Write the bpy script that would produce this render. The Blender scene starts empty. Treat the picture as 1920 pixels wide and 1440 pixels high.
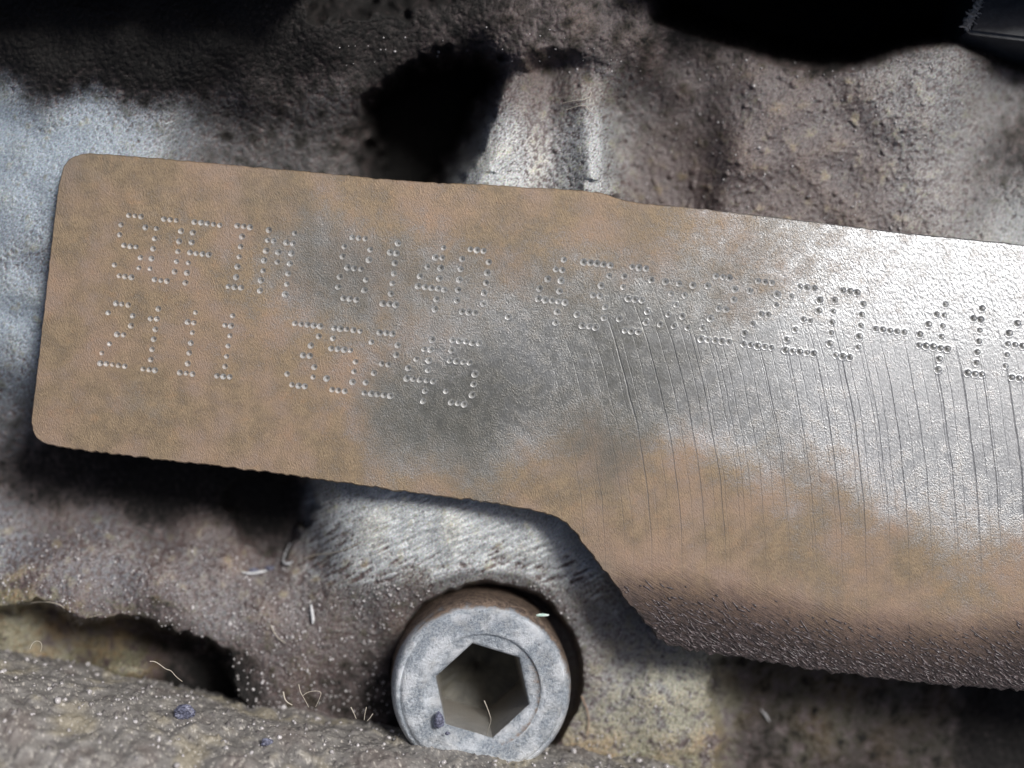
import bpy, bmesh, math, random
import numpy as np
from mathutils import Vector, Matrix
from mathutils.geometry import delaunay_2d_cdt

# ------------------------------------------------------------------ camera, sky, sun, exposure
D = 12.0                                   # camera height above the number pad, in centimetre-like units
S = bpy.context.scene
cam_d = bpy.data.cameras.new('camera'); cam = bpy.data.objects.new('camera', cam_d)
S.collection.objects.link(cam); cam.location = (0, 0, D)
cam_d.sensor_width = 36; cam_d.lens = 45; cam_d.clip_end = 500; cam_d.clip_start = 0.1
cam_d.dof.use_dof = True; cam_d.dof.focus_distance = D; cam_d.dof.aperture_fstop = 0.09
S.camera = cam

SUN_EL, SUN_AZ = 51.0, 39.0                # azimuth measured from +x towards +y
w = bpy.data.worlds.new("World"); S.world = w; w.use_nodes = True
nt = w.node_tree; bg = nt.nodes['Background']
sky = nt.nodes.new('ShaderNodeTexSky'); sky.sky_type = 'NISHITA'; sky.sun_disc = False
sky.sun_elevation = math.radians(SUN_EL); sky.sun_rotation = math.radians(90 - SUN_AZ)
sky.air_density = .6; sky.dust_density = 4; sky.ozone_density = .7; nt.links.new(sky.outputs[0], bg.inputs[0]); bg.inputs[1].default_value = 0.05
sd = bpy.data.lights.new('sun', 'SUN'); sd.energy = 2.4; sd.angle = math.radians(16); sd.color = (1.0, 0.985, 0.965)
sun = bpy.data.objects.new('sun', sd); S.collection.objects.link(sun)
el, az = math.radians(SUN_EL), math.radians(SUN_AZ)
sun.rotation_euler = Vector((math.cos(el)*math.cos(az), math.cos(el)*math.sin(az), math.sin(el))).to_track_quat('Z', 'Y').to_euler()
S.view_settings.view_transform = 'Standard'; S.view_settings.look = 'None'
S.view_settings.exposure = 0.82; S.view_settings.gamma = 1.0

# ------------------------------------------------------------------ helpers
def P(u, v, z=0.0):
    k = (D - z) / D
    return ((u - 960) / 200 * k, (720 - v) / 200 * k, z)

def link(o, parent=None):
    S.collection.objects.link(o)
    if parent: o.parent = parent
    return o

def obj(name, verts, faces, mat, parent=None, smooth=True):
    me = bpy.data.meshes.new(name); me.from_pydata(verts, [], faces); me.update()
    if smooth: me.polygons.foreach_set('use_smooth', [True] * len(me.polygons))
    if mat: me.materials.append(mat)
    return link(bpy.data.objects.new(name, me), parent)

def grid_mesh(name, V, quads, mat, parent=None):
    me = bpy.data.meshes.new(name); nq = len(quads)
    me.vertices.add(len(V)); me.vertices.foreach_set('co', V.astype(np.float32).ravel())
    me.loops.add(nq * 4); me.loops.foreach_set('vertex_index', quads.astype(np.int32).ravel())
    me.polygons.add(nq); me.polygons.foreach_set('loop_start', np.arange(0, nq * 4, 4, dtype=np.int32))
    me.polygons.foreach_set('use_smooth', np.ones(nq, dtype=bool))
    me.update(calc_edges=True); me.materials.append(mat)
    return link(bpy.data.objects.new(name, me), parent)

def quads_of(ny, nx):
    i = np.arange(ny * nx).reshape(ny, nx)
    return np.stack([i[1:, :-1], i[1:, 1:], i[:-1, 1:], i[:-1, :-1]], -1).reshape(-1, 4)

def attr(o, name, cols):
    a = o.data.attributes.new(name, 'FLOAT_COLOR', 'POINT')
    c = np.ones((len(cols), 4), np.float32); c[:, :cols.shape[1]] = cols
    a.data.foreach_set('color', c.ravel())

def tag(o, label, cat, group=None, kind=None):
    if label: o['label'] = label
    if cat: o['category'] = cat
    if group: o['group'] = group
    if kind: o['kind'] = kind
    return o

def empty(name, loc):
    o = bpy.data.objects.new(name, None); link(o); o.location = loc; o.empty_display_size = .2
    return o

def sstep(a, b, x):
    t = np.clip((x - a) / (b - a), 0, 1); return t * t * (3 - 2 * t)

def fnoise(shape, wl, seed, aniso=1.0, ang=0.0, step=1.0, band=0.6):
    """band-passed noise, wavelength wl (photo px), elongated by aniso along ang (degrees, photo frame)"""
    rg = np.random.default_rng(seed)
    f = np.fft.rfft2(rg.standard_normal(shape).astype(np.float32))
    ky = np.fft.fftfreq(shape[0], step)[:, None]; kx = np.fft.rfftfreq(shape[1], step)[None, :]
    a = math.radians(ang); k1 = kx * math.cos(a) + ky * math.sin(a); k2 = -kx * math.sin(a) + ky * math.cos(a)
    k = np.sqrt((k1 * aniso) ** 2 + k2 ** 2) * wl
    n = np.fft.irfft2(f * np.exp(-((k - 1) / band) ** 2) * (k > 0), shape)
    return (n / n.std()).astype(np.float32)

U0, U1, V0, V1 = -260, 2180, -260, 1700
def control(pts, nval, sigma, power_floor=1e-6):
    """normalised Gaussian interpolation of control points on a coarse raster"""
    st = 12; us = np.arange(U0, U1 + st, st); vs = np.arange(V0, V1 + st, st)
    X, Y = np.meshgrid(us, vs); W = np.full(X.shape, 1e-30); A = np.zeros(X.shape + (nval,))
    for p in pts:
        p = list(p) + [0] * (2 + nval - len(p))
        d2 = (X - p[0]) ** 2 + (Y - p[1]) ** 2
        g = np.exp(-d2 / (2 * sigma ** 2)) + 1e-4 * np.exp(-d2 / (2 * (3.5 * sigma) ** 2)) + 1e-14 / (1 + d2 / 1e4)
        W += g; A += g[..., None] * np.array(p[2:2 + nval])
    return (us, vs, A / W[..., None])

def samp(f, u, v):
    us, vs, A = f; st = us[1] - us[0]
    x = np.clip((u - us[0]) / st, 0, len(us) - 1.001); y = np.clip((v - vs[0]) / st, 0, len(vs) - 1.001)
    i = x.astype(int); j = y.astype(int); fx = (x - i)[..., None]; fy = (y - j)[..., None]
    return (A[j, i] * (1 - fx) + A[j, i + 1] * fx) * (1 - fy) + (A[j + 1, i] * (1 - fx) + A[j + 1, i + 1] * fx) * fy

def sdf(pts, u, v):
    """signed distance to a polygon, negative inside"""
    d = np.full(u.shape, 1e9); s = np.zeros(u.shape, bool); n = len(pts)
    for i in range(n):
        ax, ay = pts[i]; bx, by = pts[(i + 1) % n]; ex, ey = bx - ax, by - ay
        t = np.clip(((u - ax) * ex + (v - ay) * ey) / (ex * ex + ey * ey + 1e-9), 0, 1)
        d = np.minimum(d, np.hypot(u - ax - t * ex, v - ay - t * ey))
        c = ((ay > v) != (by > v)) & (u < (bx - ax) * (v - ay) / (by - ay + 1e-12) + ax); s ^= c
    return np.where(s, -d, d)

def sdf_field(pts, st=12):
    us = np.arange(U0, U1 + st, st); vs = np.arange(V0, V1 + st, st); X, Y = np.meshgrid(us, vs)
    return (us, vs, sdf(pts, X.astype(float), Y.astype(float))[..., None])

# ------------------------------------------------------------------ node helpers
class NT:
    def __init__(s, name):
        s.m = bpy.data.materials.new(name); s.m.use_nodes = True; s.t = s.m.node_tree
        s.b = s.t.nodes['Principled BSDF']; s.out = s.t.nodes['Material Output']
    def n(s, typ, **kw):
        x = s.t.nodes.new('ShaderNode' + typ)
        for k, v in kw.items(): setattr(x, k, v)
        return x
    def put(s, sock, v):
        if isinstance(v, (int, float)): sock.default_value = v
        elif isinstance(v, tuple): sock.default_value = v if len(v) == len(sock.default_value) else v + (1,)
        else: s.t.links.new(v, sock)
    def math(s, op, a, b=0.0, c=None, clamp=False):
        x = s.n('Math', operation=op, use_clamp=clamp); s.put(x.inputs[0], a); s.put(x.inputs[1], b)
        if c is not None: s.put(x.inputs[2], c)
        return x.outputs[0]
    def mix(s, f, a, b, mode='MIX'):
        x = s.n('Mix', data_type='RGBA', blend_type=mode); s.put(x.inputs[0], f); s.put(x.inputs[6], a); s.put(x.inputs[7], b)
        return x.outputs[2]
    def ramp(s, v, a, b, lo=0.0, hi=1.0):
        x = s.n('MapRange', interpolation_type='SMOOTHSTEP'); s.put(x.inputs[0], v)
        for i, q in enumerate((a, b, lo, hi)): s.put(x.inputs[i + 1], q)
        return x.outputs[0]
    def coord(s, scale=(1, 1, 1), rot=0.0):
        c = s.n('TexCoord'); m = s.n('Mapping'); s.t.links.new(c.outputs['Object'], m.inputs[0])
        m.inputs[2].default_value = (0, 0, rot); m2 = s.n('Mapping'); m2.inputs[3].default_value = scale; s.t.links.new(m.outputs[0], m2.inputs[0]); return m2.outputs[0]
    def noise(s, scale, detail=4, rough=0.6, vec=None, dist=0.0):
        x = s.n('TexNoise'); s.put(x.inputs['Scale'], scale); s.put(x.inputs['Detail'], detail); s.put(x.inputs['Roughness'], rough)
        s.put(x.inputs['Distortion'], dist)
        if vec is None: vec = s.n('TexCoord').outputs['Object']
        s.t.links.new(vec, x.inputs['Vector']); return x.outputs[0]
    def attrs(s, name):
        a = s.n('Attribute'); a.attribute_name = name; sp = s.n('SeparateColor'); s.t.links.new(a.outputs['Color'], sp.inputs[0])
        return a.outputs['Color'], sp.outputs[0], sp.outputs[1], sp.outputs[2]
    def bump(s, h, dist, strength=1.0, prev=None):
        x = s.n('Bump'); x.inputs['Strength'].default_value = strength; x.inputs['Distance'].default_value = dist
        s.put(x.inputs['Height'], h)
        if prev is not None: s.t.links.new(prev, x.inputs['Normal'])
        return x.outputs[0]
    def set(s, **kw):
        for k, v in kw.items(): s.put(s.b.inputs[k.replace('_', ' ')], v)
        return s.m

# pad steel: bare / rust / grime decided by vertex masks broken up with noise
def make_pad_mat():
    t = NT('machined_cast_iron')
    _, rust, grime, stain = t.attrs('wear'); _, groove, bare, pebble = t.attrs('relief')
    fine = t.noise(1, 5, .75, t.coord((70, 34, 1), math.radians(-25))); mid = t.noise(7, 4, .6); big = t.noise(1.6, 3, .5)
    brush = t.noise(1, 4, .7, t.coord((90, 14, 1), math.radians(-12)))
    brush2 = t.noise(1, 3, .7, t.coord((7, 85, 1), math.radians(33)))
    r = t.math('ADD', rust, t.math('MULTIPLY', t.math('SUBTRACT', mid, .5), .95))
    r = t.math('ADD', r, t.math('MULTIPLY', t.math('SUBTRACT', t.noise(60, 3, .7), .5), 1.1))
    r = t.ramp(r, -.02, .95)
    steel = t.mix(t.ramp(fine, .3, .7), (.22, .225, .23), (.38, .39, .395))
    tan = t.mix(t.ramp(mid, .35, .65), (.175, .130, .080), (.25, .184, .112))
    tan = t.mix(t.ramp(t.noise(3.2, 5, .7), .48, .68, 0, .55), tan, (.19, .165, .135))
    tan = t.mix(t.ramp(t.noise(5.5, 5, .75), .53, .72, 0, .40), tan, (.34, .195, .095))
    tan = t.mix(t.ramp(fine, .40, .70, 0, .65), tan, (.10, .07, .05))
    tan = t.mix(t.ramp(big, .4, .65, 0, .4), tan, (.30, .20, .15))
    col = t.mix(r, steel, tan)
    st = t.ramp(t.math('ADD', stain, t.math('MULTIPLY', t.math('SUBTRACT', t.noise(6, 6, .8), .5), .8)), .12, .95, 0, .9)  # stain, plus painted darkening that tones down the central sheen
    col = t.mix(st, col, (.078, .076, .064))
    gn = t.math('ADD', grime, t.math('MULTIPLY', t.math('SUBTRACT', t.noise(1, 6, .75, t.coord((7, 30, 1), math.radians(33))), .5), t.math('MULTIPLY', t.ramp(grime, 0.0, .35), 1.1)))
    g1 = t.ramp(gn, .0, .8, 0, .6); g2 = t.ramp(gn, .35, 1.0)
    col = t.mix(g1, col, (.19, .12, .098)); col = t.mix(g2, col, t.mix(t.ramp(t.noise(1, 5, .8, t.coord((12, 60, 1), math.radians(33))), .45, .62), (.018, .014, .014), (.11, .085, .085)))
    # milling arcs: circles about a cutter centre far to the left
    c = t.n('TexCoord'); sb = t.n('VectorMath', operation='SUBTRACT'); t.t.links.new(c.outputs['Object'], sb.inputs[0])
    sb.inputs[1].default_value = ((-250 - 960) / 200, (720 - 1090) / 200, 0)
    ln = t.n('VectorMath', operation='LENGTH'); t.t.links.new(sb.outputs[0], ln.inputs[0])
    rad = t.math('ADD', ln.outputs['Value'], t.math('MULTIPLY', t.noise(1.5, 2, .5), .05))
    def arcs(freq, wd, off, lo, hi):
        x = t.n('TexNoise', noise_dimensions='1D'); x.inputs['Scale'].default_value = 1.3; x.inputs['Detail'].default_value = 1
        t.put(x.inputs['W'], t.math('ADD', rad, off))
        wv = t.math('ADD', t.math('MULTIPLY', rad, freq), t.math('MULTIPLY', x.outputs[0], .8))
        wn = t.n('TexWhiteNoise', noise_dimensions='1D'); t.put(wn.inputs['W'], t.math('FLOOR', wv))
        near = t.ramp(t.math('ABSOLUTE', t.math('SUBTRACT', t.math('FRACT', wv), .5)), wd * .3, wd, 1, 0)
        return t.math('MULTIPLY', t.math('MULTIPLY', near, t.ramp(wn.outputs['Value'], -.8, .9)), t.ramp(t.noise(1.8, 3, .65), lo, hi))
    l1 = arcs(4.6, .030, 3.3, .12, .42); l2 = arcs(9.0, .055, 7.7, .25, .55)
    l2 = t.math('MULTIPLY', l2, .5)
    lines = t.math('MULTIPLY', t.math('MAXIMUM', l1, l2), groove)
    col = t.mix(t.math('MULTIPLY', lines, .6), col, (.07, .07, .075))
    col = t.mix(t.math('MULTIPLY', bare, .85), col, (.78, .78, .77))
    metal = t.math('MULTIPLY', t.math('SUBTRACT', 1.0, t.math('MULTIPLY', r, .6)), t.math('SUBTRACT', 1.0, g2))
    metal = t.math('MULTIPLY', metal, t.math('SUBTRACT', 1.0, t.math('MULTIPLY', st, .45))); metal = t.math('MULTIPLY', metal, t.math('SUBTRACT', .92, t.math('MULTIPLY', bare, .35)))
    rough = t.math('ADD', .32, t.math('MULTIPLY', r, .16)); rough = t.math('SUBTRACT', rough, t.math('MULTIPLY', g2, .10)); rough = t.math('SUBTRACT', rough, t.math('MULTIPLY', bare, .12))
    soft = t.math('ADD', .24, t.math('MULTIPLY', r, .70))
    h = t.math('MULTIPLY', t.math('ADD', t.math('MULTIPLY', fine, .8), t.math('MULTIPLY', brush, .4)), soft)
    h = t.math('ADD', h, t.math('MULTIPLY', t.noise(1, 4, .65, t.coord((36, 20, 1), math.radians(-30))), t.math('MULTIPLY', pebble, .8)))
    h = t.math('SUBTRACT', h, t.math('MULTIPLY', lines, .3))
    nrm = t.bump(h, .013, .8)
    hg = t.math('MULTIPLY', t.math('ADD', t.noise(20, 6, .75), t.math('MULTIPLY', brush2, .9)), t.ramp(grime, .15, .9))
    nrm = t.bump(hg, .05, 1.0, nrm)
    return t.set(Base_Color=col, Metallic=metal, Roughness=rough, Normal=nrm)

def make_cast_mat():
    t = NT('greasy_cast_surface')
    col, *_ = t.attrs('tint'); _, ro, me, amp = t.attrs('finish')
    f = t.noise(45, 5, .7); g = t.noise(110, 2, .6)
    c2 = t.mix(1.0, col, t.mix(t.ramp(f, .3, .7), (.84, .83, .82), (1.13, 1.13, 1.14)), 'MULTIPLY')
    n1 = t.bump(t.math('ADD', f, t.math('MULTIPLY', g, .35)), .011, .8)
    return t.set(Base_Color=c2, Roughness=ro, Metallic=me, Normal=n1, Specular_IOR_Level=t.math('MULTIPLY', amp, .5))

M_PAD = make_pad_mat(); M_CAST = make_cast_mat()

def simple(name, col, col2, scale, rough, metal=0.0, bump=.01, detail=5):
    t = NT(name); n = t.noise(scale, detail, .7); m = t.mix(t.ramp(n, .35, .65), col, col2)
    return t.set(Base_Color=m, Roughness=rough, Metallic=metal, Normal=t.bump(n, bump, .9))

def make_bolt_mat():
    t = NT('dull_zinc_plating')
    f = t.noise(40, 5, .75); m = t.noise(5, 5, .7); q = t.noise(4.5, 7, .72)
    col = t.mix(t.ramp(f, .3, .7), (.20, .23, .27), (.50, .545, .59)); col = t.mix(t.ramp(q, .42, .60, 0, .8), col, (.78, .81, .84))
    col = t.mix(t.ramp(m, .45, .7, 0, .35), col, (.42, .40, .36))
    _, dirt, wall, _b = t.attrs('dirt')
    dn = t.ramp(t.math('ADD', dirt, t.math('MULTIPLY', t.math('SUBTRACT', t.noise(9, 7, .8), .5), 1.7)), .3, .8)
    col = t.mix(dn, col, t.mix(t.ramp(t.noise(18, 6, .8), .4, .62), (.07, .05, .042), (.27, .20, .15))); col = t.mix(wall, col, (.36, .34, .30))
    pits = t.ramp(t.noise(22, 3, .6), .68, .74, 0, .7); col = t.mix(pits, col, (.07, .06, .06))
    return t.set(Base_Color=col, Metallic=.6, Roughness=t.ramp(q, .35, .65, .5, .36), Normal=t.bump(t.math('ADD', f, t.math('MULTIPLY', q, 1.2)), .03, .9))
M_BOLT = make_bolt_mat()
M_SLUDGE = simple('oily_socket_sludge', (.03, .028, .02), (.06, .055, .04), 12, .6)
M_FIBRE = simple('pale_fibre', (.36, .32, .26), (.46, .42, .35), 30, .6)
M_WHITE = simple('pale_chip_surface', (.34, .35, .36), (.48, .48, .49), 20, .4)
M_CRUMB = simple('blue_black_crumb', (.03, .03, .05), (.16, .17, .24), 40, .35)
M_GLASS = simple('greenish_glassy_fleck', (.35, .55, .48), (.75, .85, .8), 30, .15)
M_BEAD = simple('glassy_grit', (.16, .15, .145), (.45, .43, .43), 9, .2)
M_CRUST = simple('oily_crust', (.03, .024, .024), (.10, .08, .08), 14, .3)
M_BAR = simple('dark_oily_bracket_metal', (.022, .025, .03), (.04, .044, .05), 12, .55)
M_LINT = simple('grey_lint', (.42, .42, .42), (.62, .60, .54), 30, .7)

# ------------------------------------------------------------------ number pad outline (photo pixels)
PAD = [(160, 289), (200, 291), (300, 299), (400, 308), (500, 317), (600, 326), (700, 336), (780, 342), (840, 346), (900, 347), (1000, 354), (1080, 358),
       (1130, 364), (1165, 377), (1200, 383), (1300, 392), (1400, 403), (1500, 415), (1600, 427), (1700, 439), (1800, 449), (1920, 461), (2060, 476), (2240, 495),
       (2240, 1330), (2060, 1306), (1920, 1293), (1800, 1285), (1700, 1277), (1600, 1265), (1500, 1250), (1400, 1233), (1300, 1219), (1262, 1210), (1240, 1198), (1222, 1178), (1190, 1142), (1150, 1088),
       (1122, 1055), (1098, 1022), (1080, 997), (1062, 978), (1040, 966), (1010, 957), (950, 946), (880, 936), (800, 925), (700, 912), (600, 897), (500, 884), (400, 871), (300, 860), (200, 848), (120, 838),
       (88, 832), (73, 824), (64, 812), (60, 796), (62, 770), (68, 720), (77, 640), (86, 560), (93, 500), (101, 430), (108, 370), (114, 335), (122, 310), (135, 295)]
def resample(pts, step):
    P_ = np.array(pts, float); Q = np.vstack([P_, P_[:1]]); L = np.hypot(*np.diff(Q, axis=0).T); s = np.r_[0, np.cumsum(L)]
    n = int(s[-1] / step); t = np.arange(n) * s[-1] / n
    return np.c_[np.interp(t, s, Q[:, 0]), np.interp(t, s, Q[:, 1])]
outline = resample(PAD, 4.0)
for _ in range(3): outline = (np.roll(outline, 1, 0) + 2 * outline + np.roll(outline, -1, 0)) / 4
tang = np.roll(outline, -1, 0) - np.roll(outline, 1, 0); tang /= np.hypot(*tang.T)[:, None]
onorm = np.c_[tang[:, 1], -tang[:, 0]]                       # outward in photo frame (clockwise on screen)
rg = np.random.default_rng(4)
jit = rg.standard_normal(len(outline)); jit = .6 * jit + .25 * (np.roll(jit, 1) + np.roll(jit, -1))
low = (outline[:, 1] > 830)
jamp = np.where(low, 1.15, .6); jamp[(outline[:, 0] > 1180) & low] = 2.6
outline = outline + onorm * (jit * jamp)[:, None]
PADF = sdf_field([tuple(p) for p in PAD])

# ------------------------------------------------------------------ casting height field
STEP = 2.1
us = np.arange(U0, U1, STEP); vs = np.arange(V0, V1, STEP); GU, GV = np.meshgrid(us, vs); SH = GU.shape
def N(wl, seed, aniso=1, ang=0, band=.6): return fnoise(SH, wl, seed, aniso, ang, STEP, band)
zc = [(-200, 200, -.25), (0, 200, -.25), (100, 250, -.20), (200, 225, -.26), (0, 400, -.22), (80, 400, -.15), (60, 500, -.26), (0, 550, -.28), (20, 650, -.4), (0, 800, -.8), (60, 880, -.95), (-200, 700, -.6),
      (300, 230, -.32), (400, 265, -.7), (550, 260, -.8), (700, 285, -.95), (800, 250, -1.3), (850, 200, -1.3), (200, 280, -.14),
      (0, 60, .25), (200, 50, .25), (400, 40, .2), (600, 50, .1), (0, -150, .5), (500, -150, .4), (700, 120, -.35), (800, 60, -.2), (1000, 60, -.15), (1000, -150, -.2), (1150, 60, -.25), (1300, 150, -.5),
      (100, 130, .1), (300, 130, .05), (480, 150, -.15), (600, 170, -.35),
      (1230, 260, -.85), (1290, 200, -.8), (1420, 230, -.42), (1500, 250, -.5), (1500, 380, -.6), (1700, 200, -.4), (1700, 380, -.5), (1600, 310, -.55), (1850, 300, -.75), (1920, 400, -.6), (1880, 180, -1.0), (2100, 300, -.8), (1780, 130, -.35),
      (0, 900, -1.1), (0, 950, -1.0), (100, 900, -1.15), (200, 930, -1.15), (300, 940, -1.2), (450, 970, -1.2), (540, 1000, -1.25), (0, 1050, -.6), (200, 1050, -.65), (400, 1080, -.7), (550, 1120, -.75), (100, 1130, -.4), (300, 1150, -.5), (-200, 1050, -.5),
      (650, 980, -.32), (800, 980, -.24), (1000, 1000, -.3), (700, 1080, -.42), (900, 1080, -.5), (1080, 1060, -.5), (750, 1040, -.32), (900, 1020, -.3),
      (640, 1180, -.65), (700, 1250, -.75), (780, 1140, -.65), (1000, 1130, -.65), (1100, 1200, -.7), (1120, 1350, -.75), (1250, 1300, -.65), (1310, 1330, -.68), (1180, 1420, -.7), (1250, 1500, -.8),
      (1420, 1330, -1.25), (1600, 1350, -1.4), (1850, 1400, -1.5), (2100, 1450, -1.5), (1600, 1600, -1.5), (1200, 1180, -.85), (500, 1250, -.62), (560, 1200, -.55), (600, 1320, -.8), (600, 1500, -1), (0, 1500, -1.5)]
Z = samp(control(zc, 1, 55), GU, GV)[..., 0]
warp = N(120, 1) * 7 + N(40, 2) * 4
def region(pts, soft, wamt=1.0): return 1 - sstep(-soft, soft, samp(sdf_field(pts), GU, GV)[..., 0] + warp * wamt)
def to(mask, zt): 
    global Z
    Z = Z * (1 - mask) + zt * mask
to(region([(-300, -300), (-300, -30), (300, -34), (620, -30), (800, -60), (860, -120), (900, -300)], 20, .6), .95 + 0 * Z)  # ledge above the frame, added to shade the top left
# gap cut and blackened in place of the wavy shadow along the top right
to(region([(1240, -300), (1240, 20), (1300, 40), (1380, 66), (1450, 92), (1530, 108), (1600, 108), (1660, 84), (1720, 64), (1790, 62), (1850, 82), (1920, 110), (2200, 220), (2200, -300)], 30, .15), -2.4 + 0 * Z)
to(region([(1180, -300), (1220, -60), (1300, -30), (1500, -16), (1700, -20), (2200, 0), (2200, -300)], 16, .5), .25 + 0 * Z)  # wall above the frame, raised to keep the gap in shadow
to(region([(560, -300), (600, 20), (760, 8), (880, -30), (900, -300)], 25), -1.3 + 0 * Z)
# deep pocket left of the boss
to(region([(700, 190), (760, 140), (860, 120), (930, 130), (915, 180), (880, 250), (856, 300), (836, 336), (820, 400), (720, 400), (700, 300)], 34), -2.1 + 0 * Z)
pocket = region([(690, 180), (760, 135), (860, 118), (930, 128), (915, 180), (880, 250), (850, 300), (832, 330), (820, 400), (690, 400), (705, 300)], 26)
# boss: two worn ridges with a trough between
dy = np.clip(345 - GV, 0, 400)
zb = -.16 - .0011 * dy - .12 * np.exp(-((GU - 1028) / 34) ** 2)
zb += (.16 * np.exp(-((GU - (915 + dy * .30)) / 34) ** 2) + .17 * np.exp(-((GU - (1112 - dy * .08)) / 26) ** 2)) * sstep(240, 20, dy) - .10 * sstep(0, 1, (880 + dy * .32 - GU) / 70)
to(region([(838, 352), (862, 318), (886, 280), (905, 240), (920, 190), (938, 150), (960, 125), (1010, 112), (1080, 112), (1120, 130), (1138, 180), (1148, 250), (1155, 320), (1172, 380), (1000, 420), (850, 400)], 24, .4), zb)
# oval recess beside the pipe
to(region([(-260, 1142), (0, 1138), (60, 1134), (120, 1142), (150, 1166), (215, 1160), (300, 1180), (370, 1200), (408, 1222), (425, 1262), (440, 1300), (480, 1400), (-260, 1500)], 9, .7), -1.5 + .75 * np.exp(-(((GU - 235) / 90) ** 2 + ((GV - 1258) / 45) ** 2)) + .5 * sstep(170, 0, GU))
# worn web under the pad: its left flank drops into the dark pocket
to(region([(430, 890), (585, 905), (590, 960), (560, 1005), (545, 1030), (500, 1035), (440, 1000)], 12), -1.35 + 0 * Z)
# raised pad of the casting at lower right and the step down beside it
to(region([(1352, 1215), (1348, 1300), (1352, 1440), (1360, 1700), (2200, 1700), (2200, 1250)], 12), samp(control([(1400, 1400, -1.15), (1500, 1300, -1.3), (1800, 1400, -1.5)], 1, 100), GU, GV)[..., 0])
# counterbore round the bolt
db = np.hypot(GU - 908, (GV - 1268)); to(1 - sstep(168, 182, np.hypot(GU - 914, GV - 1268) + warp * .25), -1.25 + 0 * Z)
Z += .05 * np.exp(-((db - 200) / 14) ** 2) * sstep(1400, 1000, GV)

# masks: alloy, black (grease plus painted shade), olive stain
mc = [(0, 200, 1, 0), (100, 250, .95, 0), (200, 225, .85, .05), (60, 400, .85, .02), (0, 350, .95), (0, 500, .7, .1), (90, 470, .55, .1), (30, 590, .9, 0), (20, 700, .6, .2), (20, 800, .35, .5), (60, 900, .1, .8), (-200, 400, .9, 0),
      (300, 235, .7, .2), (400, 280, .35, .55), (550, 260, .35, .6), (640, 300, .35, .55), (700, 260, .15, .8), (830, 220, 0, 1), (780, 330, 0, 1), (740, 300, 0, .95), (760, 250, 0, 1), (470, 190, .3, .6), (250, 150, 0, 1), (80, 150, 0, 1), (620, 200, .3, .5),  # black weights here also paint the shadow below the top ledge
      (0, 80, 0, 1), (200, 70, 0, 1), (400, 80, 0, 1), (600, 90, .05, .9), (500, 130, 0, .95), (300, 130, 0, 1), (700, 75, .05, .85), (700, 0, 0, 1), (850, 0, 0, .9), (850, 60, .08, .7), (1000, 60, .05, .6), (1100, 60, .12, .5), (1200, 70, .08, .6), (1100, 0, .1, .5), (0, -200, 0, 1), (600, -200, 0, 1), (1000, -200, .1, .6),
      (930, 310, 1, 0), (885, 335, 1, 0), (950, 250, .7, 0), (1000, 300, .25, .15), (1000, 200, .1, .15), (1050, 250, .1, .15), (1035, 325, .35, 0), (990, 335, .6, 0), (1110, 260, 1, 0), (1112, 330, 1, 0), (1100, 190, .4, .15), (1040, 110, .05, .6), (950, 160, .15, .3),
      (1190, 230, .2, .45), (1230, 320, .05, .2), (1180, 330, .1, .2), (1300, 200, .1, .5), (1300, 150, .15, .4), (1450, 200, .15, .15), (1450, 300, .12, .08), (1450, 380, .12, .08), (1600, 250, .18, .1), (1600, 380, .15, .08), (1700, 200, .35, .1), (1750, 150, .45, .15), (1800, 250, .5, .1), (1750, 350, .35), (1850, 350, .35, .4), (1890, 280, .2, .7), (1850, 200, .45, .3), (1910, 400, .8, .1), (2100, 350, .5, .2),  # black weights paint shade right of the boss and at the far right
      (1300, 40, 0, 1), (1500, 50, 0, 1), (1700, 30, 0, 1), (1900, 60, 0, 1),  # top-right shadow laid in as black
      (100, 900, .05, .9), (300, 920, 0, .95), (500, 950, 0, 1), (0, 980, .35, .1), (100, 1000, .15, .15), (200, 1050, .22, .1), (350, 1050, .15, .08), (450, 1080, .12, .08), (150, 1110, .2, .15), (550, 1120, .2, .15), (400, 1150, .25, .15), (550, 1250, .12, .3), (600, 1200, .15, .3), (640, 1300, .05, .6), (-200, 1050, .4, .1),  # the first points blacken the band where the pad's shadow falls
      (50, 1180, 0, .1, .9), (150, 1220, 0, .1, .9), (250, 1250, 0, 0, 1), (350, 1260, 0, .95, 0), (420, 1290, 0, 1, 0), (300, 1215, 0, .8, .2), (150, 1180, 0, .6, .4),
      (640, 960, .85, .05), (750, 960, 1.1, 0), (850, 980, 1.1, 0), (1000, 1000, 1.05, 0), (700, 1045, 1), (850, 1050, 1), (950, 1050, .9), (1050, 1040, .95), (610, 1060, .3, .1), (700, 1110, .25, .35), (900, 1105, .2, .4), (1000, 1100, .4, .2), (1100, 1120, .5, .25), (1150, 1180, .55, .2, .2), (1100, 1250, .45, .3, .2), (1000, 1140, .1, .6),
      (680, 1180, .2, .35), (700, 1280, .05, .75), (780, 1130, .15, .4), (1080, 1200, .4, .3),
      (1150, 1300, .35, .2, .5), (1200, 1290, .7, 0, .6), (1290, 1275, .7, 0, .9), (1200, 1350, .45, 0, .6), (1180, 1400, .1, .05, 1), (1280, 1350, .4, 0, .8), (1330, 1330, .25, 0, 1), (1330, 1400, .1, .1, .6), (1400, 1380, .1, .8, 0), (1200, 1220, .6, .15, .4), (1150, 1440, .1, .2, .8),
      (1500, 1350, 0.05, .6, .6), (1700, 1380, .05, .7, .5), (1900, 1400, 0, .95, .1), (1200, 1140, .4, .3), (1400, 1290, .05, .6, .5), (1600, 1500, .05, .7, .3)]  # black weights deepen the pad's shadow at lower right
C3 = samp(control(mc, 3, 42), GU, GV); A, K, Yl = C3[..., 0], C3[..., 1], C3[..., 2]
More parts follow.
